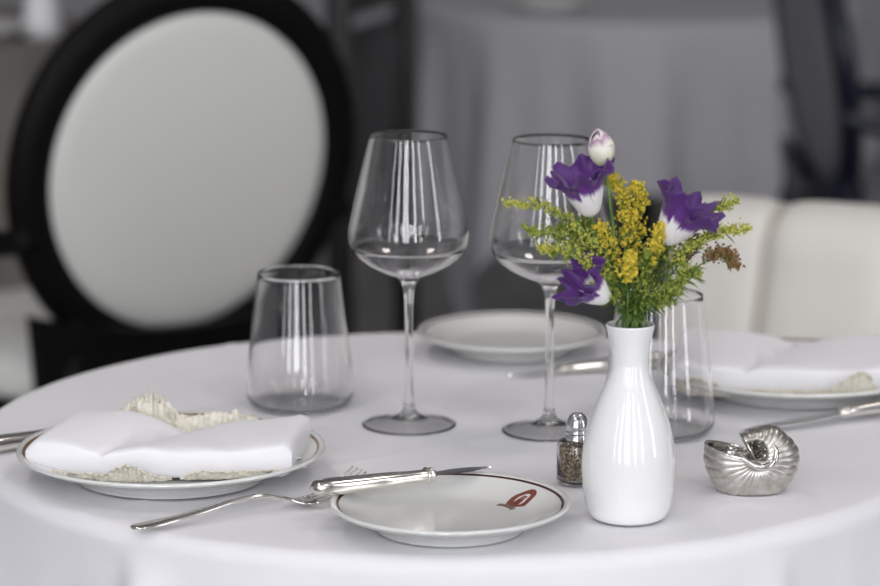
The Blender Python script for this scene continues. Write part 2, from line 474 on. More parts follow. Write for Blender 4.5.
# ------------------------------------------------------------------ napkins with lace
def napkin(name, label, loc, rotz, X0, X1, Y0, Y1, lace_paths, vstr=.013, seed=0):
    root = thing(name, label, 'napkin', loc, rotz)
    b = new()
    NU, NV = 70, 40
    pts = []
    for i in range(NU + 1):
        u = i / NU
        ring = []
        # outline of the bundle: left end slanted, right end square
        for j in range(NV):
            a = 2 * PI * j / NV
            c, s = math.cos(a), math.sin(a)
            e = 0.30
            cy = math.copysign(abs(c) ** e, c); cz = math.copysign(abs(s) ** e, s)
            v = (cy + 1) / 2
            x0 = X0 + .026 * v; x1 = X1 + .010 * (v - .4)
            x = x0 + (x1 - x0) * u
            y = Y0 + .010 * u + (Y1 - Y0 - .010 * u) * v + .005 * math.sin(u * 5 + 1) + .011 * max(0, 1 - u / .3) ** 2 * (1 - v)
            crease = .50 - .22 * (1 - v)
            val = math.exp(-((u - crease) / .13) ** 2)
            hump = .027 + .004 * v + .003 * math.sin(u * PI * 2.0 + .6)
            top = hump - vstr * val * (0.45 + 0.55 * v)
            top -= .0035 * math.exp(-((u - crease) / .018) ** 2)
            endt = min(1, min(u, 1 - u) / .04)
            half = top / 2 * (0.55 + .45 * math.sqrt(max(endt, 0)))
            z = top / 2 + half * cz
            z += .0016 * noise.noise(Vector((x * 40 + seed, y * 40, z * 10))) * (1 if cz > 0 else .2)
            ring.append((x, y, max(z, 0.0003)))
        pts.append(ring)
    rows = grid(b, pts, closed_v=True)
    b.faces.new([r for r in rows[0]][::-1]); b.faces.new(rows[-1])
    obj('folded_cloth', b, M['napkin'], root, sharp=50)
    # thin layered hem corners showing at the right end
    b = new()
    for q in range(3):
        z0 = .003 + q * .006
        g = []
        for i in range(9):
            u = i / 8
            g.append([(X1 - .012 + .018 * w - .004 * q, Y0 + .026 + (Y1 - Y0 - .036) * u + .002 * math.sin(u * 9 + q), z0 + .002 * math.sin(u * 7 + q * 2) + .0015 * w) for w in (0, .5, 1)])
        grid(b, g)
    h = obj('hem', b, M['napkin'], root)
    h.modifiers.new('thick', 'SOLIDIFY').thickness = .0008
    for path, lean, amp, freq in lace_paths:
        b = new()
        NP_ = 14 * (len(path) - 1)
        P = catmull([p[:3] for p in path], NP_)
        Hh = catmull([(p[3], 0, 0) for p in path], NP_)
        g = []
        for i, p in enumerate(P):
            hgt = Hh[i].x * (.88 + .05 * abs(math.sin(i * .8)) + .12 * noise.noise(Vector((i * .5, freq * 5, 2))))
            row = []
            for w in range(9):
                f = w / 8
                q = p + Vector((0, -lean * hgt * f + amp * (.45 * math.sin(i * freq) + 1.6 * noise.noise(Vector((i * .31, f * 1.5, freq * 9)))) * (.3 + f), hgt * math.sin(f * PI * .5)))
                q += Vector((0, .0014 * noise.noise(q * 150), .0004 * noise.noise(q * 170 + Vector((9, 0, 0)))))
                q.z = max(q.z, .0006)
                row.append(q)
            g.append(row)
        grid(b, g)
        l = obj('lace_trim', b, M['lace'], root)
        l['label'] = 'cream lace edging'
        l.modifiers.new('thick', 'SOLIDIFY').thickness = .0011
    return root

nz = .0075
napkin('linen_napkin', 'white linen napkin with cream lace folded on the left plate', DL + Vector((0, 0, nz)), math.radians(-1), -.108, .100, -.050, .050,
       [([(-.094, -.042, .004, .005), (-.078, -.050, .003, .007), (-.055, -.054, .003, .006), (-.045, -.056, .002, .007), (-.036, -.058, .002, .013), (-.027, -.059, .002, .018), (-.018, -.058, .002, .013), (-.008, -.055, .002, .006), (.006, -.053, .002, .003)], .6, .0016, 1.1),
        ([(.012, -.053, .002, .003), (.03, -.052, .002, .008), (.05, -.050, .002, .007), (.075, -.046, .003, .006), (.092, -.041, .004, .004)], .7, .0016, 1.1),
        ([(-.052, .054, .006, .020), (-.044, .056, .006, .027), (-.034, .057, .006, .036), (-.022, .058, .006, .040), (-.010, .058, .006, .034), (.000, .058, .006, .022), (.015, .058, .006, .021), (.035, .058, .006, .025), (.055, .057, .006, .021), (.080, .055, .006, .012)], -.25, .003, .9),
        ([(-.042, .060, .006, .022), (-.032, .062, .006, .034), (-.020, .063, .006, .038), (-.010, .062, .006, .030), (-.002, .060, .006, .018)], .1, .003, 1.0)])
napkin('linen_napkin', 'white linen napkin with lace edge on the plate at the right edge', DR + Vector((0, 0, nz)), math.radians(3), -.113, .112, -.062, .072,
       [([(-.108, -.048, .004, .008), (-.100, -.058, .003, .016), (-.090, -.062, .003, .018), (-.080, -.066, .003, .014), (-.066, -.068, .003, .007), (-.03, -.071, .003, .007), (0, -.072, .003, .006), (.020, -.072, .003, .008), (.030, -.073, .003, .016), (.040, -.074, .003, .025), (.050, -.073, .003, .022), (.058, -.071, .003, .008)], .5, .0016, 1.0),
        ([(.058, -.070, .003, .006), (.070, -.067, .003, .010), (.082, -.063, .003, .026), (.094, -.058, .003, .030), (.106, -.050, .003, .016)], .4, .0016, 1.0)], vstr=.007, seed=5)

# ------------------------------------------------------------------ cutlery
def strip(bm, xs, wf, zf, tf, y0=lambda x: 0.0, n=8):
    """solid bar along X with rounded section: half width wf, centre height zf, half thickness tf"""
    rings = []
    for x in xs:
        rings.append([bm.verts.new((x, y0(x) + wf(x) * math.cos(2 * PI * k / n), zf(x) + tf(x) * math.sin(2 * PI * k / n))) for k in range(n)])
    for a, c in zip(rings, rings[1:]):
        for k in range(n):
            bm.faces.new([a[k], a[(k + 1) % n], c[(k + 1) % n], c[k]])
    bm.faces.new(rings[0][::-1]); bm.faces.new(rings[-1])

def lerp_tab(tab):
    def f(x):
        if x <= tab[0][0]: return tab[0][1]
        for (a, va), (c, vc) in zip(tab, tab[1:]):
            if x <= c:
                u = (x - a) / (c - a); u = u * u * (3 - 2 * u)
                return va + (vc - va) * u
        return tab[-1][1]
    return f

def lay(root, p0, p1):
    d = Vector(p1) - Vector(p0)
    root.location = p0
    root.rotation_euler = (0, -math.asin(d.z / d.length), math.atan2(d.y, d.x))

def make_knife(label, Lh, Lb, wb, name='table_knife', cat='knife'):
    r = thing(name, label, cat)
    xs = [Lh * k / 40 for k in range(41)]
    w = lerp_tab([(0, .003), (.004, .0078), (.012, .0088), (Lh * .6, .0075), (Lh, .0056)])
    h = lerp_tab([(0, .0022), (.004, .0052), (.012, .0060), (Lh * .6, .0052), (Lh, .0042)])
    b = new()
    n = 20
    rings = []
    for x in xs:
        ring = []
        for k in range(n):
            a = 2 * PI * (k + .5) / n
            e = .62
            c, s = math.cos(a), math.sin(a)
            ring.append(b.verts.new((x, w(x) * math.copysign(abs(c) ** e, c), h(x) * math.copysign(abs(s) ** e, s))))
        rings.append(ring)
    for a, c in zip(rings, rings[1:]):
        for k in range(n): b.faces.new([a[k], a[(k + 1) % n], c[(k + 1) % n], c[k]])
    b.faces.new(rings[0][::-1]); b.faces.new(rings[-1])
    hd = obj('handle', b, M['silver'], r, sharp=40)
    b = new()
    xs = [Lh + .010 * k / 16 for k in range(17)]
    f = lerp_tab([(Lh, .0046), (Lh + .0018, .0064), (Lh + .0036, .0046), (Lh + .0058, .0058), (Lh + .008, .0042), (Lh + .010, .0024)])
    strip(b, xs, lambda x: f(x) * 1.15, lambda x: 0, f, n=16)
    obj('collar', b, M['silver'], hd)
    b = new()
    x0 = Lh + .008
    x1 = Lh + .008 + Lb
    xs = [x0 + (x1 - x0) * k / 30 for k in range(31)]
    up = lambda x: wb * min(1, .55 + (x - x0) / .018 * .45) * (1 - max(0, (x - x1 + .022) / .022) ** 2.2 * .92)
    g = []
    for x in xs:
        y1 = up(x); y0 = -wb * .55 * min(1, .6 + (x - x0) / .015) + max(0, (x - x1 + .03) / .03) ** 2 * wb * .9
        tk = .0011
        g.append([(x, y0, 0), (x, (y0 + y1) / 2, tk), (x, y1, .0004), (x, y1, -.0004), (x, (y0 + y1) / 2, -tk)])
    rows = grid(b, g, closed_v=True)
    b.faces.new(rows[0][::-1]); b.faces.new(rows[-1])
    obj('blade', b, M['chrome'], r, sharp=50)
    return r

k1 = make_knife('small silver knife laid across the front plate rim', .094, .050, .0085, 'butter_knife')
lay(k1, (-.0935, 2.146, .7775), (.0395, 2.2215, .7742))
k2 = make_knife('silver table knife on the cloth at right edge beside the metal shell', .098, .098, .0095)
ktip, kcol = Vector((.2418, 2.4237, .7535)), Vector((.3387, 2.4702, .7585))
dk = (kcol - ktip).normalized()
lay(k2, kcol + dk * .100 + Vector((0, 0, .0003)), ktip + Vector((0, 0, .0003)))
k3 = dup(k1, 'blurred small knife on the cloth in front of the far plate')
lay(k3, (.204, 2.683, .7588), (.062, 2.640, .7530))
k4 = dup(k2, 'silver knife at the left edge, blade tucked behind the left plate')
lay(k4, (-.366, 2.352, .7588), (-.222, 2.4765, .7535))

f_ = thing('dinner_fork', 'silver fork on the cloth with tines under the small knife handle', 'fork')
FL = .190
_fz = [(p.x, p.y) for p in catmull([(x, z, 0) for x, z in ((0, .0030), (.025, .0040), (.055, .0072), (.085, .0112), (.106, .0118), (.124, .0078), (.138, .0036), (.150, .0030), (.163, .0058), (.178, .0128), (FL, .0210))], 80)]
def fz(x):
    for (a0, v0), (a1, v1) in zip(_fz, _fz[1:]):
        if x <= a1: return v0 + (v1 - v0) * (x - a0) / max(a1 - a0, 1e-9)
    return _fz[-1][1]
fw = lerp_tab([(0, .0035), (.004, .0072), (.012, .0082), (.040, .0060), (.090, .0030), (.112, .0026), (.128, .0048), (.138, .0105), (.150, .0122)])
ft = lerp_tab([(0, .0012), (.03, .0018), (.10, .0020), (.13, .0016), (.16, .0012)])
b = new(); strip(b, [.126 * k / 50 for k in range(51)], fw, fz, ft, n=14); obj('handle', b, M['silver'], f_)
b = new(); strip(b, [.122 + .028 * k / 20 for k in range(21)], fw, fz, ft, n=14); fh = obj('head', b, M['silver'], f_)
for k in range(4):
    yc = (k - 1.5) * .0066
    b = new()
    strip(b, [.147 + (FL - .147) * q / 18 for q in range(19)], lambda x: .0017 - .0009 * max(0, (x - .15) / (FL - .15)) ** 3, fz, lambda x: .0012 - .0005 * (x - .147) / .05, y0=lambda x, yc=yc: yc, n=8)
    obj('tine', b, M['silver'], fh)
lay(f_, (-.2225, 2.1235, TZ + .0015), (-.2225 + .172, 2.1235 + .106, TZ + .0015))

# ------------------------------------------------------------------ glassware
TG = TZ + .0008
def goblet_bm():
    outer = [(.0, .0), (.036, .0), (.0386, .0006), (.0392, .0014), (.0385, .0021), (.028, .0040), (.014, .0072), (.0075, .0110), (.0046, .0170),
             (.0036, .028), (.0033, .060), (.0034, .095), (.0040, .110), (.0056, .119), (.0100, .1255)]
    bowl = spline2([(.0100, .1255), (.022, .1300), (.036, .1375), (.0462, .1475), (.0494, .1600), (.0478, .1720), (.0449, .1860), (.0411, .2030), (.0361, .2240), (.0312, .2425)], 60)
    outer = spline2([(.0385, .0019)] + outer[5:], 44); outer = [(.0, .0066), (.008, .0066), (.014, .0050), (.028, .0022), (.0360, .0006), (.0374, .0), (.0386, .0003), (.0392, .0011), (.0386, .0018)] + outer
    lip = [(.0310, .2429), (.0307, .2429)]
    inner = []
    for r, z in bowl[::-1]:
        th = .0009 + .0006 * max(0, (.15 - z) / .03) - .0004 * max(0, (z - .20) / .0425)
        if r > .011: inner.append((max(r - th, .0), z + (.0010 if z < .150 else .0)))
    inner += [(.006, .1292), (.0, .1288)]
    b = new(); lathe(b, outer + bowl[1:] + lip + inner, 96); return b
g1 = obj('wine_glass', goblet_bm(), M['glass']); g1.location = (-.0257, 2.4566, TG)
tag(g1, 'empty stemmed wine glass left of the other, clear of the flowers', 'wine glass', 'stemmed wine glasses')
g2 = g1.copy(); COL.objects.link(g2); g2.location = (.0898, 2.4354, TG)
g2['label'] = 'empty stemmed wine glass partly behind the vase of flowers'

def tumbler_bm():
    outer = [(.0, .0), (.034, .0), (.0385, .0012), (.0430, .0052), (.0462, .0120), (.0464, .0180), (.0452, .0280), (.0418, .0600), (.0376, .0950), (.0350, .1165)]
    o = spline2(outer[2:], 40)
    inner = [(r - .0010 + .0004 * max(0, (z - .08) / .0365), z) for r, z in o[::-1] if z > .013] + [(.0438, .0085), (.040, .0052), (.030, .0040), (.0, .0038)]
    b = new(); lathe(b, [(0, .0), (.030, .0), (.034, .0)] + o + [(.0348, .1169), (.0346, .1169)] + inner, 96); return b
t1 = obj('water_tumbler', tumbler_bm(), M['glass']); t1.location = (-.1195, 2.5296, TZ - .0008)
tag(t1, 'empty tapered tumbler behind the left napkin plate', 'tumbler', 'tapered water tumblers')
t2 = t1.copy(); COL.objects.link(t2); t2.location = (.1795, 2.4319, TZ - .0008)
t2['label'] = 'empty tapered tumbler standing behind the white vase'

# ------------------------------------------------------------------ vase
VX, VY = .1383, 2.1638
v_out = spline2([(.0245, .0), (.0285, .0030), (.0318, .0110), (.0342, .0300), (.0343, .0460), (.0318, .0640), (.0262, .0810), (.0205, .0950), (.0162, .1050), (.0140, .1130), (.0137, .1200), (.0148, .1300), (.0170, .1400), (.0179, .1440)], 70)
v_in = [(r - .0022, z + (.003 if z < .01 else 0)) for r, z in v_out[::-1] if z < .1415]
b = new(); lathe(b, [(0, .0015), (.0215, .0015), (.0225, 0)] + v_out + [(.0178, .1450), (.0166, .1453), (.0160, .1446)] + v_in + [(0, .004)], 80)
vase = obj('flower_vase', b, M['vase']); vase.location = (VX, VY, TP)
tag(vase, 'glossy white bottle-shaped vase holding the flowers', 'vase')

# ------------------------------------------------------------------ pepper shaker
sh = thing('pepper_shaker', 'small glass pepper shaker with domed chrome cap left of the vase', 'shaker', (.1053, 2.2658, TP))
b = new()
lathe(b, [(0, .0), (.0142, .0), (.0156, .0014), (.0158, .004), (.0158, .030), (.0150, .0325), (.0105, .0338), (.0095, .034), (.0088, .0338), (.0138, .0318), (.0145, .030), (.0145, .0045), (.0135, .0032), (0, .0030)], 40)
obj('jar', b, M['glass'], sh)
M['pepper'] = mat('ground_pepper', (0.2, 0.14, 0.08), 0.9)
noise_col(M['pepper'], (0.09, 0.055, 0.03), (0.46, 0.36, 0.24), 520, 2, .4, .6)
bump(M['pepper'], 700, .001, .7)
b = new(); lathe(b, [(0, .0033), (.0133, .0034), (.01435, .0048), (.01435, .0275), (.010, .0290), (0, .0285)], 40); obj('pepper', b, M['pepper'], sh)
b = new()
lathe(b, [(.0084, .0345), (.0090, .0340), (.0090, .0370), (.0083, .0376), (.0083, .0384), (.0088, .0390), (.0088, .0405), (.0081, .0411), (.0081, .0419), (.0087, .0425), (.0088, .0450), (.0080, .0490), (.0062, .0525), (.0036, .0545), (0, .0552)], 40)
obj('cap', b, M['chrome'], sh, sharp=50)

# ------------------------------------------------------------------ silver nautilus shell
ns = thing('nautilus_shell_ornament', 'ribbed silver nautilus shell ornament lying right of the vase', 'ornament', (.2375, 2.2400, TP), math.radians(4))
CZ = .0272
rho_tab = lerp_tab([(165, .0375), (225, .0368), (270, .0335), (315, .0345), (360, .0352), (405, .0290), (450, .0205), (480, .0190)])
w_tab = lerp_tab([(165, .0235), (270, .0225), (360, .0200), (480, .0165)])
NA, NR = 480, 44
def shell_pt(ang, q):
    """q -1..1 from the front umbilicus over the outer edge to the back one"""
    a = math.radians(ang)
    f = (1 - abs(q))                         # 1 at the umbilicus, 0 at the outer edge
    ro, w = rho_tab(ang), w_tab(ang)
    rib = 1 + .034 * (abs(math.sin((ang - 165) * PI / 180 * 13.5 + .5 * (1 - f))) ** .6 - .7) * min(1, (1 - f) * 2.2) * min(1, (ang - 165) / 14)
    e = .86
    rho = ro * math.sin((1 - f) * PI / 2) ** e
    y = -math.copysign(1, -q) * w * math.cos((1 - f) * PI / 2) ** .80 if f > 0 else 0
    rho *= rib; y *= rib
    y -= math.copysign(.0060, y) * math.exp(-(rho / .006) ** 2) if y else 0
    x, z = rho * math.cos(a), CZ + rho * math.sin(a)
    return Vector((x, y, max(z, 0.0)))
b = new()
# q runs front pole -> outer edge -> back pole: remap so |q|=0 at the poles
rows = []
for i in range(NA + 1):
    ang = 165 + (480 - 165) * i / NA
    row = []
    for j in range(NR + 1):
        s2 = j / NR * 2 - 1                  # -1 front pole, 0 outer edge, 1 back pole
        q = (1 - abs(s2)) * (1 if s2 > 0 else -1)
        if abs(q) < 1e-6: q = 1e-4 * (1 if s2 > 0 else -1)
        if abs(abs(q) - 1) < 1e-6: q = .9999 * (1 if s2 > 0 else -1)
        row.append(shell_pt(ang, q))
    rows.append(row)
grid(b, rows)
cut = []
for f3 in b.faces:                            # the mouth turns forward under the hood: its front wall stops short of the heart
    c3 = f3.calc_center_median()
    a3 = math.degrees(math.atan2(c3.z - CZ, c3.x))
    if c3.y < -.002 and -4 < a3 < 130:
        lim = .0035 + .0125 * min(1, max(0, (a3 + 4) / 75))
        if math.hypot(c3.x, c3.z - CZ) < lim: cut.append(f3)
bmesh.ops.delete(b, geom=cut, context='FACES')
bmesh.ops.remove_doubles(b, verts=b.verts, dist=.00005)
s_ = obj('shell', b, [M['pewter'], M['polish']], ns)
so = s_.modifiers.new('wall', 'SOLIDIFY'); so.thickness = .0016; so.offset = -1; so.material_offset = 1
b = new()
tube(b, rows[0], .0011, 8); tube(b, rows[-1], .0010, 8)
lp = obj('mouth_lip', b, M['polish'], s_); lp['label'] = 'polished rim of the shell mouth'
b = new()
P = catmull([(-.013, -.0225, CZ + .0045), (-.004, -.0235, CZ - .001), (.004, -.0232, CZ - .0035), (.012, -.0215, CZ + .0005), (.0145, -.0180, CZ + .0075), (.012, -.014, CZ + .013)], 30)
tube(b, P, [.0012 + .0016 * math.sin(PI * min(1, .1 + i / 33)) for i in range(31)], 12)
cu = obj('curl', b, M['polish'], s_); cu['label'] = 'polished scroll at the heart of the shell'

# ------------------------------------------------------------------ flowers
SC = 1 / 1355.0
ZM = .1450 + TP                                   # vase mouth height
def W(px, py, dy=0.0):
    """bouquet coordinates: measured offsets from the vase mouth, in 1/1355 m"""
    return Vector((VX - .0001 + (px - 630) * SC, VY + dy, ZM + (325 - py) * SC * 1.02))
def root_pt(k=None):
    a = random.uniform(0, 2 * PI); r = random.uniform(.002, .011)
    return Vector((VX + r * math.cos(a), VY + r * math.sin(a), ZM - .09)), Vector((VX + r * .95 * math.cos(a), VY + r * .95 * math.sin(a), ZM - .02)), Vector((VX + 1.1 * r * math.cos(a), VY + 1.1 * r * math.sin(a), ZM + .002))

def local(o, bm):
    bmesh.ops.translate(bm, verts=bm.verts, vec=-Vector(o.location))

def petals(root, base, axis, H, R, flare, n=5, ruffle=.004, mt='petal', closed=0.0, phase=0.0, seed=0, wide=52):
    q = Vector((0, 0, 1)).rotation_difference(Vector(axis).normalized())
    for k in range(n):
        rnd = random.Random(seed * 10 + k)
        b = new()
        NU, NV = 14, 16
        g = []
        hk = H * rnd.uniform(.90, 1.10); ph = rnd.uniform(0, 6)
        fk = flare * rnd.uniform(.5, 1.4)
        for i in range(NU + 1):
            u = -1 + 2 * i / NU
            row = []
            for j in range(NV + 1):
                v = j / NV
                th = phase + k * 2 * PI / n + math.radians(wide) * u * (.55 + .45 * min(1, v * 2))
                vv = v * (1 - .13 * abs(u) ** 3 - .05 * max(u, 0))
                r = .0022 + R * (vv ** .55) * (1 - closed * vv ** 2)
                fl = max(0, vv - .62) / .38
                r += fk * fl ** 1.6 + ruffle * fl * math.sin(u * 7 + ph)
                r += .0009 * k / n
                z = hk * vv - fk * .42 * fl ** 2 + ruffle * .9 * fl * math.sin(u * 9 + ph * 2)
                row.append(base + q @ Vector((r * math.cos(th), r * math.sin(th), z)))
            g.append(row)
        grid(b, g, uv=lambda a, c: (a / NU, c / NV))
        local(root, b)
        p = obj('petal', b, M[mt], root)
        s = p.modifiers.new('thick', 'SOLIDIFY'); s.thickness = .0004; s.offset = 0

def stem_part(root, pts, r0, r1, name='stem', m='stem', seg=8, n=24):
    P = catmull(pts, n)
    b = new(); tube(b, P, [r0 + (r1 - r0) * i / n for i in range(n + 1)], seg)
    local(root, b)
    return obj(name, b, M[m], root)

def leaf_into(b, base, d, L, w, droop=.25, up=Vector((0, 0, 1))):
    d = d.normalized()
    s = d.cross(up)
    if s.length < 1e-3: s = Vector((1, 0, 0))
    s.normalize()
    g = []
    for i in range(6):
        t_ = i / 5
        c = base + d * (L * t_) - up * (droop * L * t_ * t_)
        ww = w * math.sin(PI * (.08 + .90 * t_)) ** .8
        g.append([c - s * ww, c + up * (ww * -.25), c + s * ww])
    grid(b, g)

def lisianthus(label, base, axis, H, R, flare, seed, mid, ph=0.0, **kw):
    base = Vector(base)
    root = thing('lisianthus', label, 'flower', (VX, VY, ZM))
    axis = Vector(axis).normalized()
    petals(root, base, axis, H, R, flare, phase=ph, seed=seed, **kw)
    # calyx: five narrow sepals
    b = new()
    q = Vector((0, 0, 1)).rotation_difference(axis)
    for k in range(5):
        a = k * 2 * PI / 5 + .3
        leaf_into(b, base + q @ Vector((.001 * math.cos(a), .001 * math.sin(a), -.001)), q @ Vector((.55 * math.cos(a), .55 * math.sin(a), 1)), H * .42, .0011, -.1)
    bmesh.ops.create_icosphere(b, subdivisions=2, radius=.0028, matrix=Matrix.Translation(base))
    local(root, b); obj('calyx', b, M['calyx'], root)
    # pistil and stamens
    b = new()
    for k in range(5):
        a = k * 2 * PI / 5
        tip = base + q @ Vector((.004 * math.cos(a), .004 * math.sin(a), H * .55))
        tube(b, [base, base.lerp(tip, .5), tip], .0003, 5)
        bmesh.ops.create_icosphere(b, subdivisions=1, radius=.0012, matrix=Matrix.Translation(tip))
    local(root, b); obj('stamens', b, M['pale_yellow'], root)
    r0, r1, r2 = root_pt()
    stem_part(root, [r0, r1, r2, Vector(mid), base - axis * .010, base], .0011, .0010)
    return root

lisianthus('purple-edged white bloom at upper left, below the closed bud', W(590, 216, -.012), (-.26, -.22, .95), .041, .0160, .0055, 3, W(618, 265, -.006), ph=.9, wide=58)
lisianthus('purple and white bloom at right, opening over the pale settee', W(661, 244, -.006), (.52, -.16, .84), .039, .0175, .0050, 14, W(645, 285, -.004), ph=.65, ruffle=.0050, wide=58)
lisianthus('lowest purple and white bloom, drooping left over the vase rim', W(607, 297, -.014), (-.72, -.34, .55), .033, .0130, .005, 21, W(624, 304, -.008), ph=.2, ruffle=.0045, wide=56)

bud = thing('lisianthus_bud', 'closed pale bud topping the bouquet', 'flower bud', (VX, VY, ZM))
petals(bud, W(603, 168, -.010), (-.22, -.12, 1), .0235, .0125, -.004, n=3, ruffle=.0003, mt='budpetal', closed=.78, seed=33, wide=84)
b = new()
bb = W(603, 168, -.010)
for k in range(5):
    a = k * 2 * PI / 5
    leaf_into(b, bb + Vector((.0035 * math.cos(a), .0035 * math.sin(a), -.0015)), Vector((.55 * math.cos(a), .55 * math.sin(a), 1)), .013, .0013, -.2)
bmesh.ops.create_icosphere(b, subdivisions=2, radius=.0042, matrix=Matrix.Translation(bb + Vector((0, 0, .0005))))
local(bud, b); obj('calyx', b, M['calyx'], bud)
r0, r1, r2 = root_pt()
stem_part(bud, [r0, r1, r2, W(616, 262, -.008), W(611, 225, -.010), W(606, 190, -.010), bb], .0014, .0011)
b = new()
leaf_into(b, W(606, 255, -.012), Vector((.08, -.02, 1)), .040, .0034, .02)
leaf_into(b, W(612, 258, -.010), Vector((.25, -.1, 1)), .034, .0028, .05)
local(bud, b); obj('leaves', b, M['leaf'], bud)

# goldenrod sprays
def floret(b, c, r, rnd):
    ax = Vector((rnd.uniform(-1, 1), rnd.uniform(-1, 1), rnd.uniform(-.3, 1)))
    q = Vector((0, 0, 1)).rotation_difference(ax.normalized())
    k5 = 5
    top = b.verts.new(c + q @ Vector((0, 0, r * .35)))
    bot = b.verts.new(c - q @ Vector((0, 0, r * .9)))
    ring = []
    for k in range(k5 * 2):
        a = PI * k / k5
        rr = r * (1.0 if k % 2 == 0 else .42)
        ring.append(b.verts.new(c + q @ Vector((rr * math.cos(a), rr * math.sin(a), r * .45 * (k % 2 == 0)))))
    for k in range(k5 * 2):
        b.faces.new([top, ring[k], ring[(k + 1) % (k5 * 2)]])
        b.faces.new([bot, ring[(k + 1) % (k5 * 2)], ring[k]])

def spray(label, path, m, n_side, spread, fr, seed, leaves=14, start=.42, leafL=.012, up_bias=.6, name='goldenrod_spray', per=6, group=None):
    rnd = random.Random(seed)
    n_side = int(n_side * 1.7); spread *= 1.3; leaves = int(leaves * 2.2)
    root = thing(name, label, 'flower spray', (VX, VY, ZM), group=group)
    random.seed(seed)
    r0, r1, r2 = root_pt()
    N = 60
    P = catmull([r0, r1, r2] + [Vector(p) for p in path], N)
    bs = new(); tube(bs, P, [.0010 - .0007 * i / N for i in range(N + 1)], 6)
    bf = new(); bl = new()
    s0 = 3 / (2 + len(path)) if start is None else start
    for k in range(n_side):
        t_ = s0 + (1 - s0) * (k + rnd.random()) / n_side
        i = min(int(t_ * N), N - 1)
        p = P[i].lerp(P[i + 1], t_ * N - i)
        tg = (P[i + 1] - P[i]).normalized()
        side = tg.cross(Vector((rnd.uniform(-1, 1), rnd.uniform(-1, 1), rnd.uniform(-1, 1)))).normalized()
        L = spread * (1.0 - .72 * (t_ - s0) / (1 - s0)) * rnd.uniform(.4, 1.1)
        d = (side + tg * .9 + Vector((0, 0, up_bias))).normalized()
        e = p + d * L
        midp = p + d * L * .5 + Vector((0, 0, -L * .06))
        tube(bs, [p, midp, e], [.00034, .00028, .0002], 4)
        for q in range(per):
            f = .25 + .75 * (q + .5) / per
            c = p + d * (L * f) + Vector((rnd.gauss(0, 1), rnd.gauss(0, 1), rnd.gauss(0, 1))) * (.0011 + fr * .4)
            floret(bf, c, fr * rnd.uniform(.75, 1.45), rnd)
    for k in range(leaves):
        t_ = rnd.uniform(.34, .92)
        i = int(t_ * N)
        tg = (P[min(i + 1, N)] - P[i]).normalized()
        side = tg.cross(Vector((rnd.uniform(-1, 1), rnd.uniform(-1, 1), rnd.uniform(-1, 1)))).normalized()
        leaf_into(bl, P[i], side + tg * rnd.uniform(.4, 1.4), leafL * rnd.uniform(.6, 1.2), .0009 + .0006 * rnd.random(), rnd.uniform(0, .3))
    for bm, nm, mm in ((bs, 'stem', 'stem'), (bf, 'blossoms', m), (bl, 'leaves', 'leaf')):
        local(root, bm)
        obj(nm, bm, M[mm], root, smooth=(nm == 'stem'))
    return root

spray('yellow-green spray arching farthest left across the second wine glass', [W(618, 275, -.01), W(590, 240, -.012), W(550, 211, -.012), W(507, 204, -.012)], 'pale_yellow', 36, .011, .0013, 101, start=.55)
spray('yellow-green spray reaching left below the farthest-left spray', [W(612, 285, -.004), W(585, 252, -.004), W(555, 238, -.004), W(526, 233, -.004)], 'lime', 34, .012, .0013, 102, start=.5)
spray('low green spray leaning left above the drooping bloom', [W(615, 280, -.016), W(592, 262, -.022), W(562, 248, -.024), W(540, 246, -.024)], 'pale_yellow', 30, .011, .0013, 103, start=.5)
spray('bright yellow spray rising just under the closed bud', [W(625, 270, -.004), W(624, 220, -.002), W(616, 192, -.002), W(607, 184, -.002)], 'yellow', 44, .012, .0016, 104, start=.56, leaves=10)
spray('tall yellow spray in the middle between the two upper blooms', [W(634, 270, .004), W(636, 230, .006), W(638, 205, .006), W(634, 192, .006)], 'yellow', 38, .013, .0016, 105, start=.52, leaves=12)
spray('short yellow spray low in the middle front of the bouquet', [W(626, 295, -.014), W(624, 275, -.022), W(625, 262, -.026), W(626, 254, -.028)], 'yellow', 26, .009, .0019, 106, start=.62, leaves=12)
spray('yellow spray beside the left flank of the right bloom', [W(642, 280, -.010), W(650, 255, -.016), W(653, 240, -.018), W(655, 225, -.018)], 'yellow', 26, .010, .0016, 107, start=.55, leaves=12)
spray('lime spray reaching right at the height of the right bloom', [W(650, 280, .010), W(680, 240, .014), W(708, 219, .014), W(733, 208, .012)], 'pale_yellow', 34, .010, .0013, 108, start=.55)
spray('lime spray reaching farthest right above the brown one', [W(655, 285, -.006), W(682, 252, -.010), W(712, 235, -.012), W(742, 228, -.012)], 'pale_yellow', 36, .010, .0013, 109, start=.55)
spray('withered brown spray hanging out to the right', [W(656, 290, -.006), W(682, 274, -.010), W(708, 258, -.010), W(722, 256, -.010), W(731, 265, -.010)], 'brown', 34, .009, .0015, 110, start=.66, leaves=8)
spray('brownish green spray behind the withered one', [W(660, 290, .004), W(678, 268, .006), W(690, 252, .006), W(697, 244, .006)], 'brown', 24, .010, .0013, 111, start=.62, leaves=16)
spray('leafy green spray at lower right of the bouquet', [W(655, 300, -.010), W(670, 285, -.014), W(685, 275, -.014), W(694, 272, -.014)], 'lime', 30, .013, .0011, 112, start=.45, leaves=34)
spray('leafy green spray at lower left above the vase rim', [W(618, 305, -.012), W(610, 290, -.016), W(604, 275, -.018), W(600, 262, -.018)], 'lime', 26, .012, .0011, 113, start=.5, leaves=34)
spray('leafy green spray in the middle of the bouquet', [W(636, 300, -.012), W(640, 280, -.018), W(643, 262, -.020), W(645, 250, -.020)], 'lime', 28, .013, .0012, 114, start=.45, leaves=40)
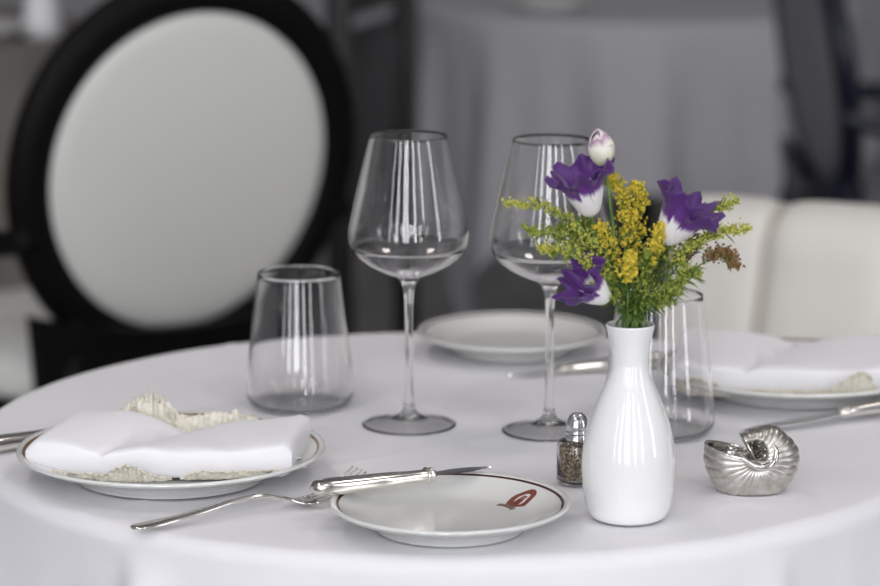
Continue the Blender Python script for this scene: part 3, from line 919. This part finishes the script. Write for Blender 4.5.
spray('leafy green spray behind the middle of the bouquet', [W(644, 300, .012), W(655, 275, .016), W(662, 255, .016), W(664, 240, .016)], 'lime', 30, .014, .0012, 115, start=.42, leaves=36)
spray('green spray leaning left behind the upper left bloom', [W(620, 290, .012), W(606, 262, .014), W(596, 240, .014), W(582, 226, .014)], 'lime', 30, .012, .0012, 116, start=.45, leaves=20)
spray('lime spray on the left flank above the drooping bloom', [W(616, 290, .004), W(598, 258, .006), W(578, 240, .006), W(560, 232, .006)], 'lime', 30, .013, .0013, 119, start=.5, leaves=24)
spray('yellow-tipped spray left of the middle stems', [W(620, 285, -.006), W(612, 255, -.010), W(604, 238, -.012), W(598, 226, -.012)], 'yellow', 26, .010, .0014, 117, start=.6, leaves=14)
spray('low yellow-green spray on the right flank of the vase mouth', [W(650, 305, -.012), W(666, 296, -.016), W(676, 284, -.018), W(680, 262, -.018)], 'lime', 26, .011, .0012, 118, start=.5, leaves=30)

# ------------------------------------------------------------------ chairs with oval backs
def medallion_chair(label, loc, rotz, wood, pad, seatpad):
    r = thing('oval_back_armchair', label, 'chair', loc, rotz)
    zs = .452
    # seat frame: rounded D-shape
    def seat_outline(s, n=40):
        pts = []
        for k in range(n):
            a = 2 * PI * k / n
            c, sn = math.cos(a), math.sin(a)
            x = math.copysign(abs(c) ** .55, c) * .262 * s * (1.0 + .06 * sn)
            y = math.copysign(abs(sn) ** .6, sn) * .245 * s
            pts.append((x, y))
        return pts
    b = new()
    g = []
    for s, z in ((.94, zs - .045), (1, zs - .042), (1, zs - .002), (.985, zs + .004), (.9, zs + .004)):
        g.append([(x, y, z) for x, y in seat_outline(s)])
    rows = grid(b, g, closed_v=True); b.faces.new(rows[0][::-1]); b.faces.new(rows[-1])
    obj('seat_frame', b, wood, r, sharp=40)
    b = new()
    g = []
    for s, z in ((.955, zs), (.975, zs + .015), (.97, zs + .040), (.93, zs + .058), (.8, zs + .070), (.5, zs + .076), (.15, zs + .077)):
        g.append([(x, y, z) for x, y in seat_outline(s)])
    rows = grid(b, g, closed_v=True); b.faces.new(rows[0][::-1]); b.faces.new(rows[-1])
    obj('seat_cushion', b, seatpad, r)
    # back oval, leaning backwards (the chair faces +Y)
    rec = math.radians(9)
    C0 = Vector((0, -.235, .745))
    U, V = Vector((1, 0, 0)), Vector((0, -math.sin(rec), math.cos(rec)))
    Nn = U.cross(V)
    A, B = .228, .236
    n = 96
    def ov(a, A, B): 
        # slightly egg shaped: fuller above
        return (A * math.cos(a) * (1 + .03 * math.sin(a)), B * math.sin(a))
    b = new()
    g = []
    for k in range(n):
        a = 2 * PI * k / n
        row = []
        for q in range(14):
            f = 2 * PI * q / 14
            du, dn = .031 * math.cos(f), .021 * math.sin(f)
            x, y = ov(a, A + du, B + du)
            row.append(C0 + U * x + V * y + Nn * dn)
        g.append(row)
    grid(b, g, closed_u=True, closed_v=True)
    obj('back_frame', b, wood, r)
    b = new()
    for sgn in (1, -1):
        g = []
        for s, dz in ((1.0, .0), (.985, .010), (.95, .017), (.88, .0195), (.75, .0215), (.6, .023), (.45, .024), (.3, .0245), (.14, .0247), (.09, .0247)):
            g.append([C0 + U * ov(2 * PI * k / n, (A - .018) * s, (B - .018) * s)[0] + V * ov(2 * PI * k / n, (A - .018) * s, (B - .018) * s)[1] + Nn * dz * sgn for k in range(n)])
        rows = grid(b, g, closed_v=True); b.faces.new(rows[-1])
    obj('back_cushion', b, pad, r)
    b = new()
    g = []
    for i in range(25):
        u = -1 + 2 * i / 24
        yb = -.238 - .012 * (1 - u * u)
        g.append([(u * .212, yb - .004, zs - .05), (u * .222, yb - .006, zs + .06), (u * .230, yb - .012, zs + .125 - .035 * (1 - u * u)), (u * .230, yb + .014, zs + .125 - .035 * (1 - u * u)), (u * .212, yb + .022, zs - .05)])
    rows = grid(b, g, closed_v=True); b.faces.new(rows[0]); b.faces.new(rows[-1])
    obj('back_apron', b, wood, r, sharp=40)
    for sx in (-1, 1):
        b = new()
        tube(b, catmull([(sx * .20, -.225, zs - .02), (sx * .185, -.222, .47), (sx * .165, -.218, .535), (sx * .15, -.222, .56)], 14), [.026, .025, .024, .023, .022] * 3, 10, sx=1.5, sy=.9)
        obj('back_post', b, wood, r)
        b = new()
        P = catmull([(sx * .232, -.245, .675), (sx * .262, -.12, .655), (sx * .278, .02, .648), (sx * .276, .075, .640), (sx * .268, .085, .60), (sx * .258, .06, .52), (sx * .25, .07, .42)], 40)
        tube(b, P, [.017 + .004 * math.sin(i / 40 * PI) for i in range(41)], 12)
        obj('armrest', b, wood, r)
        for sy, nm in ((1, 'leg'), (-1, 'leg')):
            b = new()
            y = .20 * sy; x = .22 * sx
            P = catmull([(x, y, zs - .02), (x, y + .002 * sy, .30), (x, y + (.02 if sy < 0 else 0) * sy, .12), (x * 1.02, y + (.05 if sy < 0 else .004) * sy, .0)], 16)
            tube(b, P, [.026 - .014 * i / 16 for i in range(17)], 12)
            obj(nm, b, wood, r, sharp=60)
    return r
YAW = math.radians(35)
ca_, sa_ = math.cos(YAW), math.sin(YAW)
bx_, by_ = -.330, 3.90
medallion_chair('black oval-back chair with pale upholstery behind the table at left', (bx_ - sa_ * .235, by_ + ca_ * .235, 0), YAW, M['black'], M['leatherette'], M['leatherette'])
YAW2 = math.radians(-85)
medallion_chair('navy-black oval-back chair seen edge-on at upper right beyond the cream settee', (.640 + .235 * math.sin(math.radians(85)), 5.15 + .235 * math.cos(math.radians(85)), 0), YAW2, M['navy'], M['greyfabric'], M['greyfabric'])

# ------------------------------------------------------------------ cream settee
SB = math.radians(24)
st = thing('leather_settee', 'cream leather settee with piped back panels behind the table at right', 'sofa', (.252, 3.33, 0), -SB)
# local frame: x along the back (left end at 0), front is -y
W_, ZB, ZT = 1.25, .40, .782
PANEL = [(0.0, .112), (.112, .262), (.262, .41), (.41, .56), (.56, .71), (.71, .86), (.86, 1.01), (1.01, 1.25)]
def back_section(v, bulge):
    """v 0..1 from seat up the front, over the rolled top, down the back"""
    T = .15
    if v < .55:
        f = v / .55
        z = ZB + (ZT - .055 - ZB) * f
        y = -.105 + .115 * f ** 1.2 - bulge
        return (y, z)
    if v < .8:
        a = (v - .55) / .25 * PI
        return (.01 + .055 - (.055 + bulge) * math.cos(a), ZT - .055 + (.055 + bulge) * math.sin(a))
    f = (v - .8) / .2
    return (.12 + .02 * f + bulge * (1 - f), ZT - .055 - (ZT - .055 - .15) * f)
for k, (a0, a1) in enumerate(PANEL):
    b = new()
    g = []
    NP = 14
    for i in range(NP + 1):
        u = i / NP
        x = a0 + (a1 - a0) * u
        bl = .015 * (max(0, 1 - abs(2 * u - 1) ** 5.0)) ** .6
        g.append([(x, *back_section(j / 46, bl)) for j in range(47)])
    rows = grid(b, g)
    b.faces.new(rows[0]); b.faces.new(rows[-1][::-1])
    bp = obj('back_panel', b, M['cream'], st, sharp=70)
    if k:
        b = new()
        tube(b, [(a0, *back_section(j / 40 * .8, .006)) for j in range(41)], .0042, 8)
        obj('piping', b, M['seam'], bp)
b = new(); box(b, 0.02, W_ - .02, -.40, -.055, .27, .44, .04, 4); obj('seat_cushion', b, M['cream'], st)
b = new(); box(b, 0.01, W_ - .01, -.385, .13, .12, .27, .015, 2); obj('base', b, M['cream'], st, sharp=40)
for x in (.06, W_ - .06):
    for y in (-.34, .09):
        b = new(); tube(b, [(x, y, .12), (x, y, 0)], [.022, .015], 12); obj('leg', b, M['ebony'], st, sharp=50)

# ------------------------------------------------------------------ far tables
def far_table(label, x, y, R, S, cloth, cl_label, rot, seed, zt=.75, fold=.032, nf=11):
    t = thing('round_dining_table', label, 'table', (x, y, 0))
    b = new(); lathe(b, [(0, zt - .03), (R - .01, zt - .03), (R - .01, zt - .006), (0, zt - .006)], 64); obj('tabletop', b, M['wood'], t, sharp=40)
    b = new(); lathe(b, [(0, .02), (.04, .02), (.04, zt - .03), (0, zt - .03)], 24); obj('pedestal', b, M['ebony'], t, sharp=40)
    b = new(); lathe(b, [(0, 0), (.26, 0), (.26, .015), (.05, .03), (0, .03)], 40); obj('base', b, M['ebony'], t, sharp=40)
    def drop(th):
        c, s = abs(math.cos(th - rot)), abs(math.sin(th - rot))
        return min(S / max(c, s) - R, zt - .015) if S else zt - .02 + .0 * th
    def fold_f(th, d, D):
        q = min(d / .4, 1)
        return .05 * d + fold * q * math.sin(th * nf + seed) + .5 * fold * q * math.sin(th * (2 * nf + 3) + seed * 2)
    b = cloth_bm(R, zt, drop, fold_f, lambda a, c: .001 * noise.noise(Vector((a * 5, c * 5, seed))), 16, 30, 260)
    o = obj('tablecloth', b, cloth); o.location = (x, y, 0)
    tag(o, cl_label, 'tablecloth')
far_table('round table under the grey cloth in the far middle', .40, 6.12, .45, .765, M['grey_cloth'], 'grey tablecloth hanging in folds on the far middle table', math.radians(-90 - 50 - 45), 1.0)
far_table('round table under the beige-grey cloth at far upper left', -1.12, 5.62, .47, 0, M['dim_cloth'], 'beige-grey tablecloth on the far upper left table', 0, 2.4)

# white folded napkin standing and plate on the far tables
b = new()
lathe(b, [(0, 0), (.030, 0), (.032, .02), (.026, .07), (.015, .12), (.004, .145), (0, .146)], 24)
o = obj('folded_napkin', b, M['napkin']); o.location = (-.715, 5.44, .751)
for v in o.data.vertices:
    a = math.atan2(v.co.y, v.co.x); v.co.x *= 1 + .12 * math.sin(5 * a); v.co.y *= 1 + .12 * math.sin(5 * a)
tag(o, 'white upright folded napkin on the far upper left table', 'napkin')
o = obj('bread_plate', plate_bm(.0875, .0195, .56, seg=48), M['porcelain'], None, sharp=60); o.location = (.215, 5.92, .751)
tag(o, 'blurred white plate on the far grey-clothed table', 'plate')
o = dinner('blurred white plate on the far upper left table', (-.84, 5.42, .7515))

# ------------------------------------------------------------------ dark side chair behind the oval one
dc = thing('dark_side_chair', 'black rail-back chair between the oval chair and the grey-clothed table', 'chair', (-.312, 5.50, 0), math.radians(74))
for sx in (-1, 1):
    b = new(); box(b, sx * .20 - .022, sx * .20 + .022, -.22, -.18, 0, .93, .005); obj('back_post', b, M['ebony'], dc, sharp=40)
    b = new(); box(b, sx * .20 - .018, sx * .20 + .018, .18, .216, 0, .43, .005); obj('leg', b, M['ebony'], dc, sharp=40)
for z0, z1 in ((.87, .925), (.80, .84)):
    b = new(); box(b, -.178, .178, -.215, -.185, z0, z1, .005); obj('back_rail', b, M['ebony'], dc, sharp=40)
b = new(); box(b, -.178, .178, -.212, -.188, .47, .775, .006); obj('back_panel', b, M['ebony'], dc, sharp=40)
b = new(); box(b, -.225, .225, -.178, .22, .40, .46, .018, 3); obj('seat', b, M['ebony'], dc, sharp=40)

# ------------------------------------------------------------------ world, camera
w = bpy.data.worlds.new('World'); scene.world = w; w.use_nodes = True
bg = w.node_tree.nodes['Background']; bg.inputs[0].default_value = (0.75, 0.86, 1.0, 1); bg.inputs[1].default_value = 1.0

cam = bpy.data.cameras.new('Camera')
cam.sensor_width = 36; cam.lens = 3040 / 880 * 36
cam.dof.use_dof = True; cam.dof.focus_distance = 2.27; cam.dof.aperture_fstop = 4.8
cam.clip_start = .05
co = link(bpy.data.objects.new('Camera', cam))
co.location = (0, 0, 1.34); co.rotation_euler = (math.radians(90 - 11), 0, 0)
scene.camera = co

vs = scene.view_settings
vs.view_transform = 'Standard'; vs.look = 'None'; vs.gamma = 1.0; vs.use_curve_mapping = False
vs.exposure = 0.0
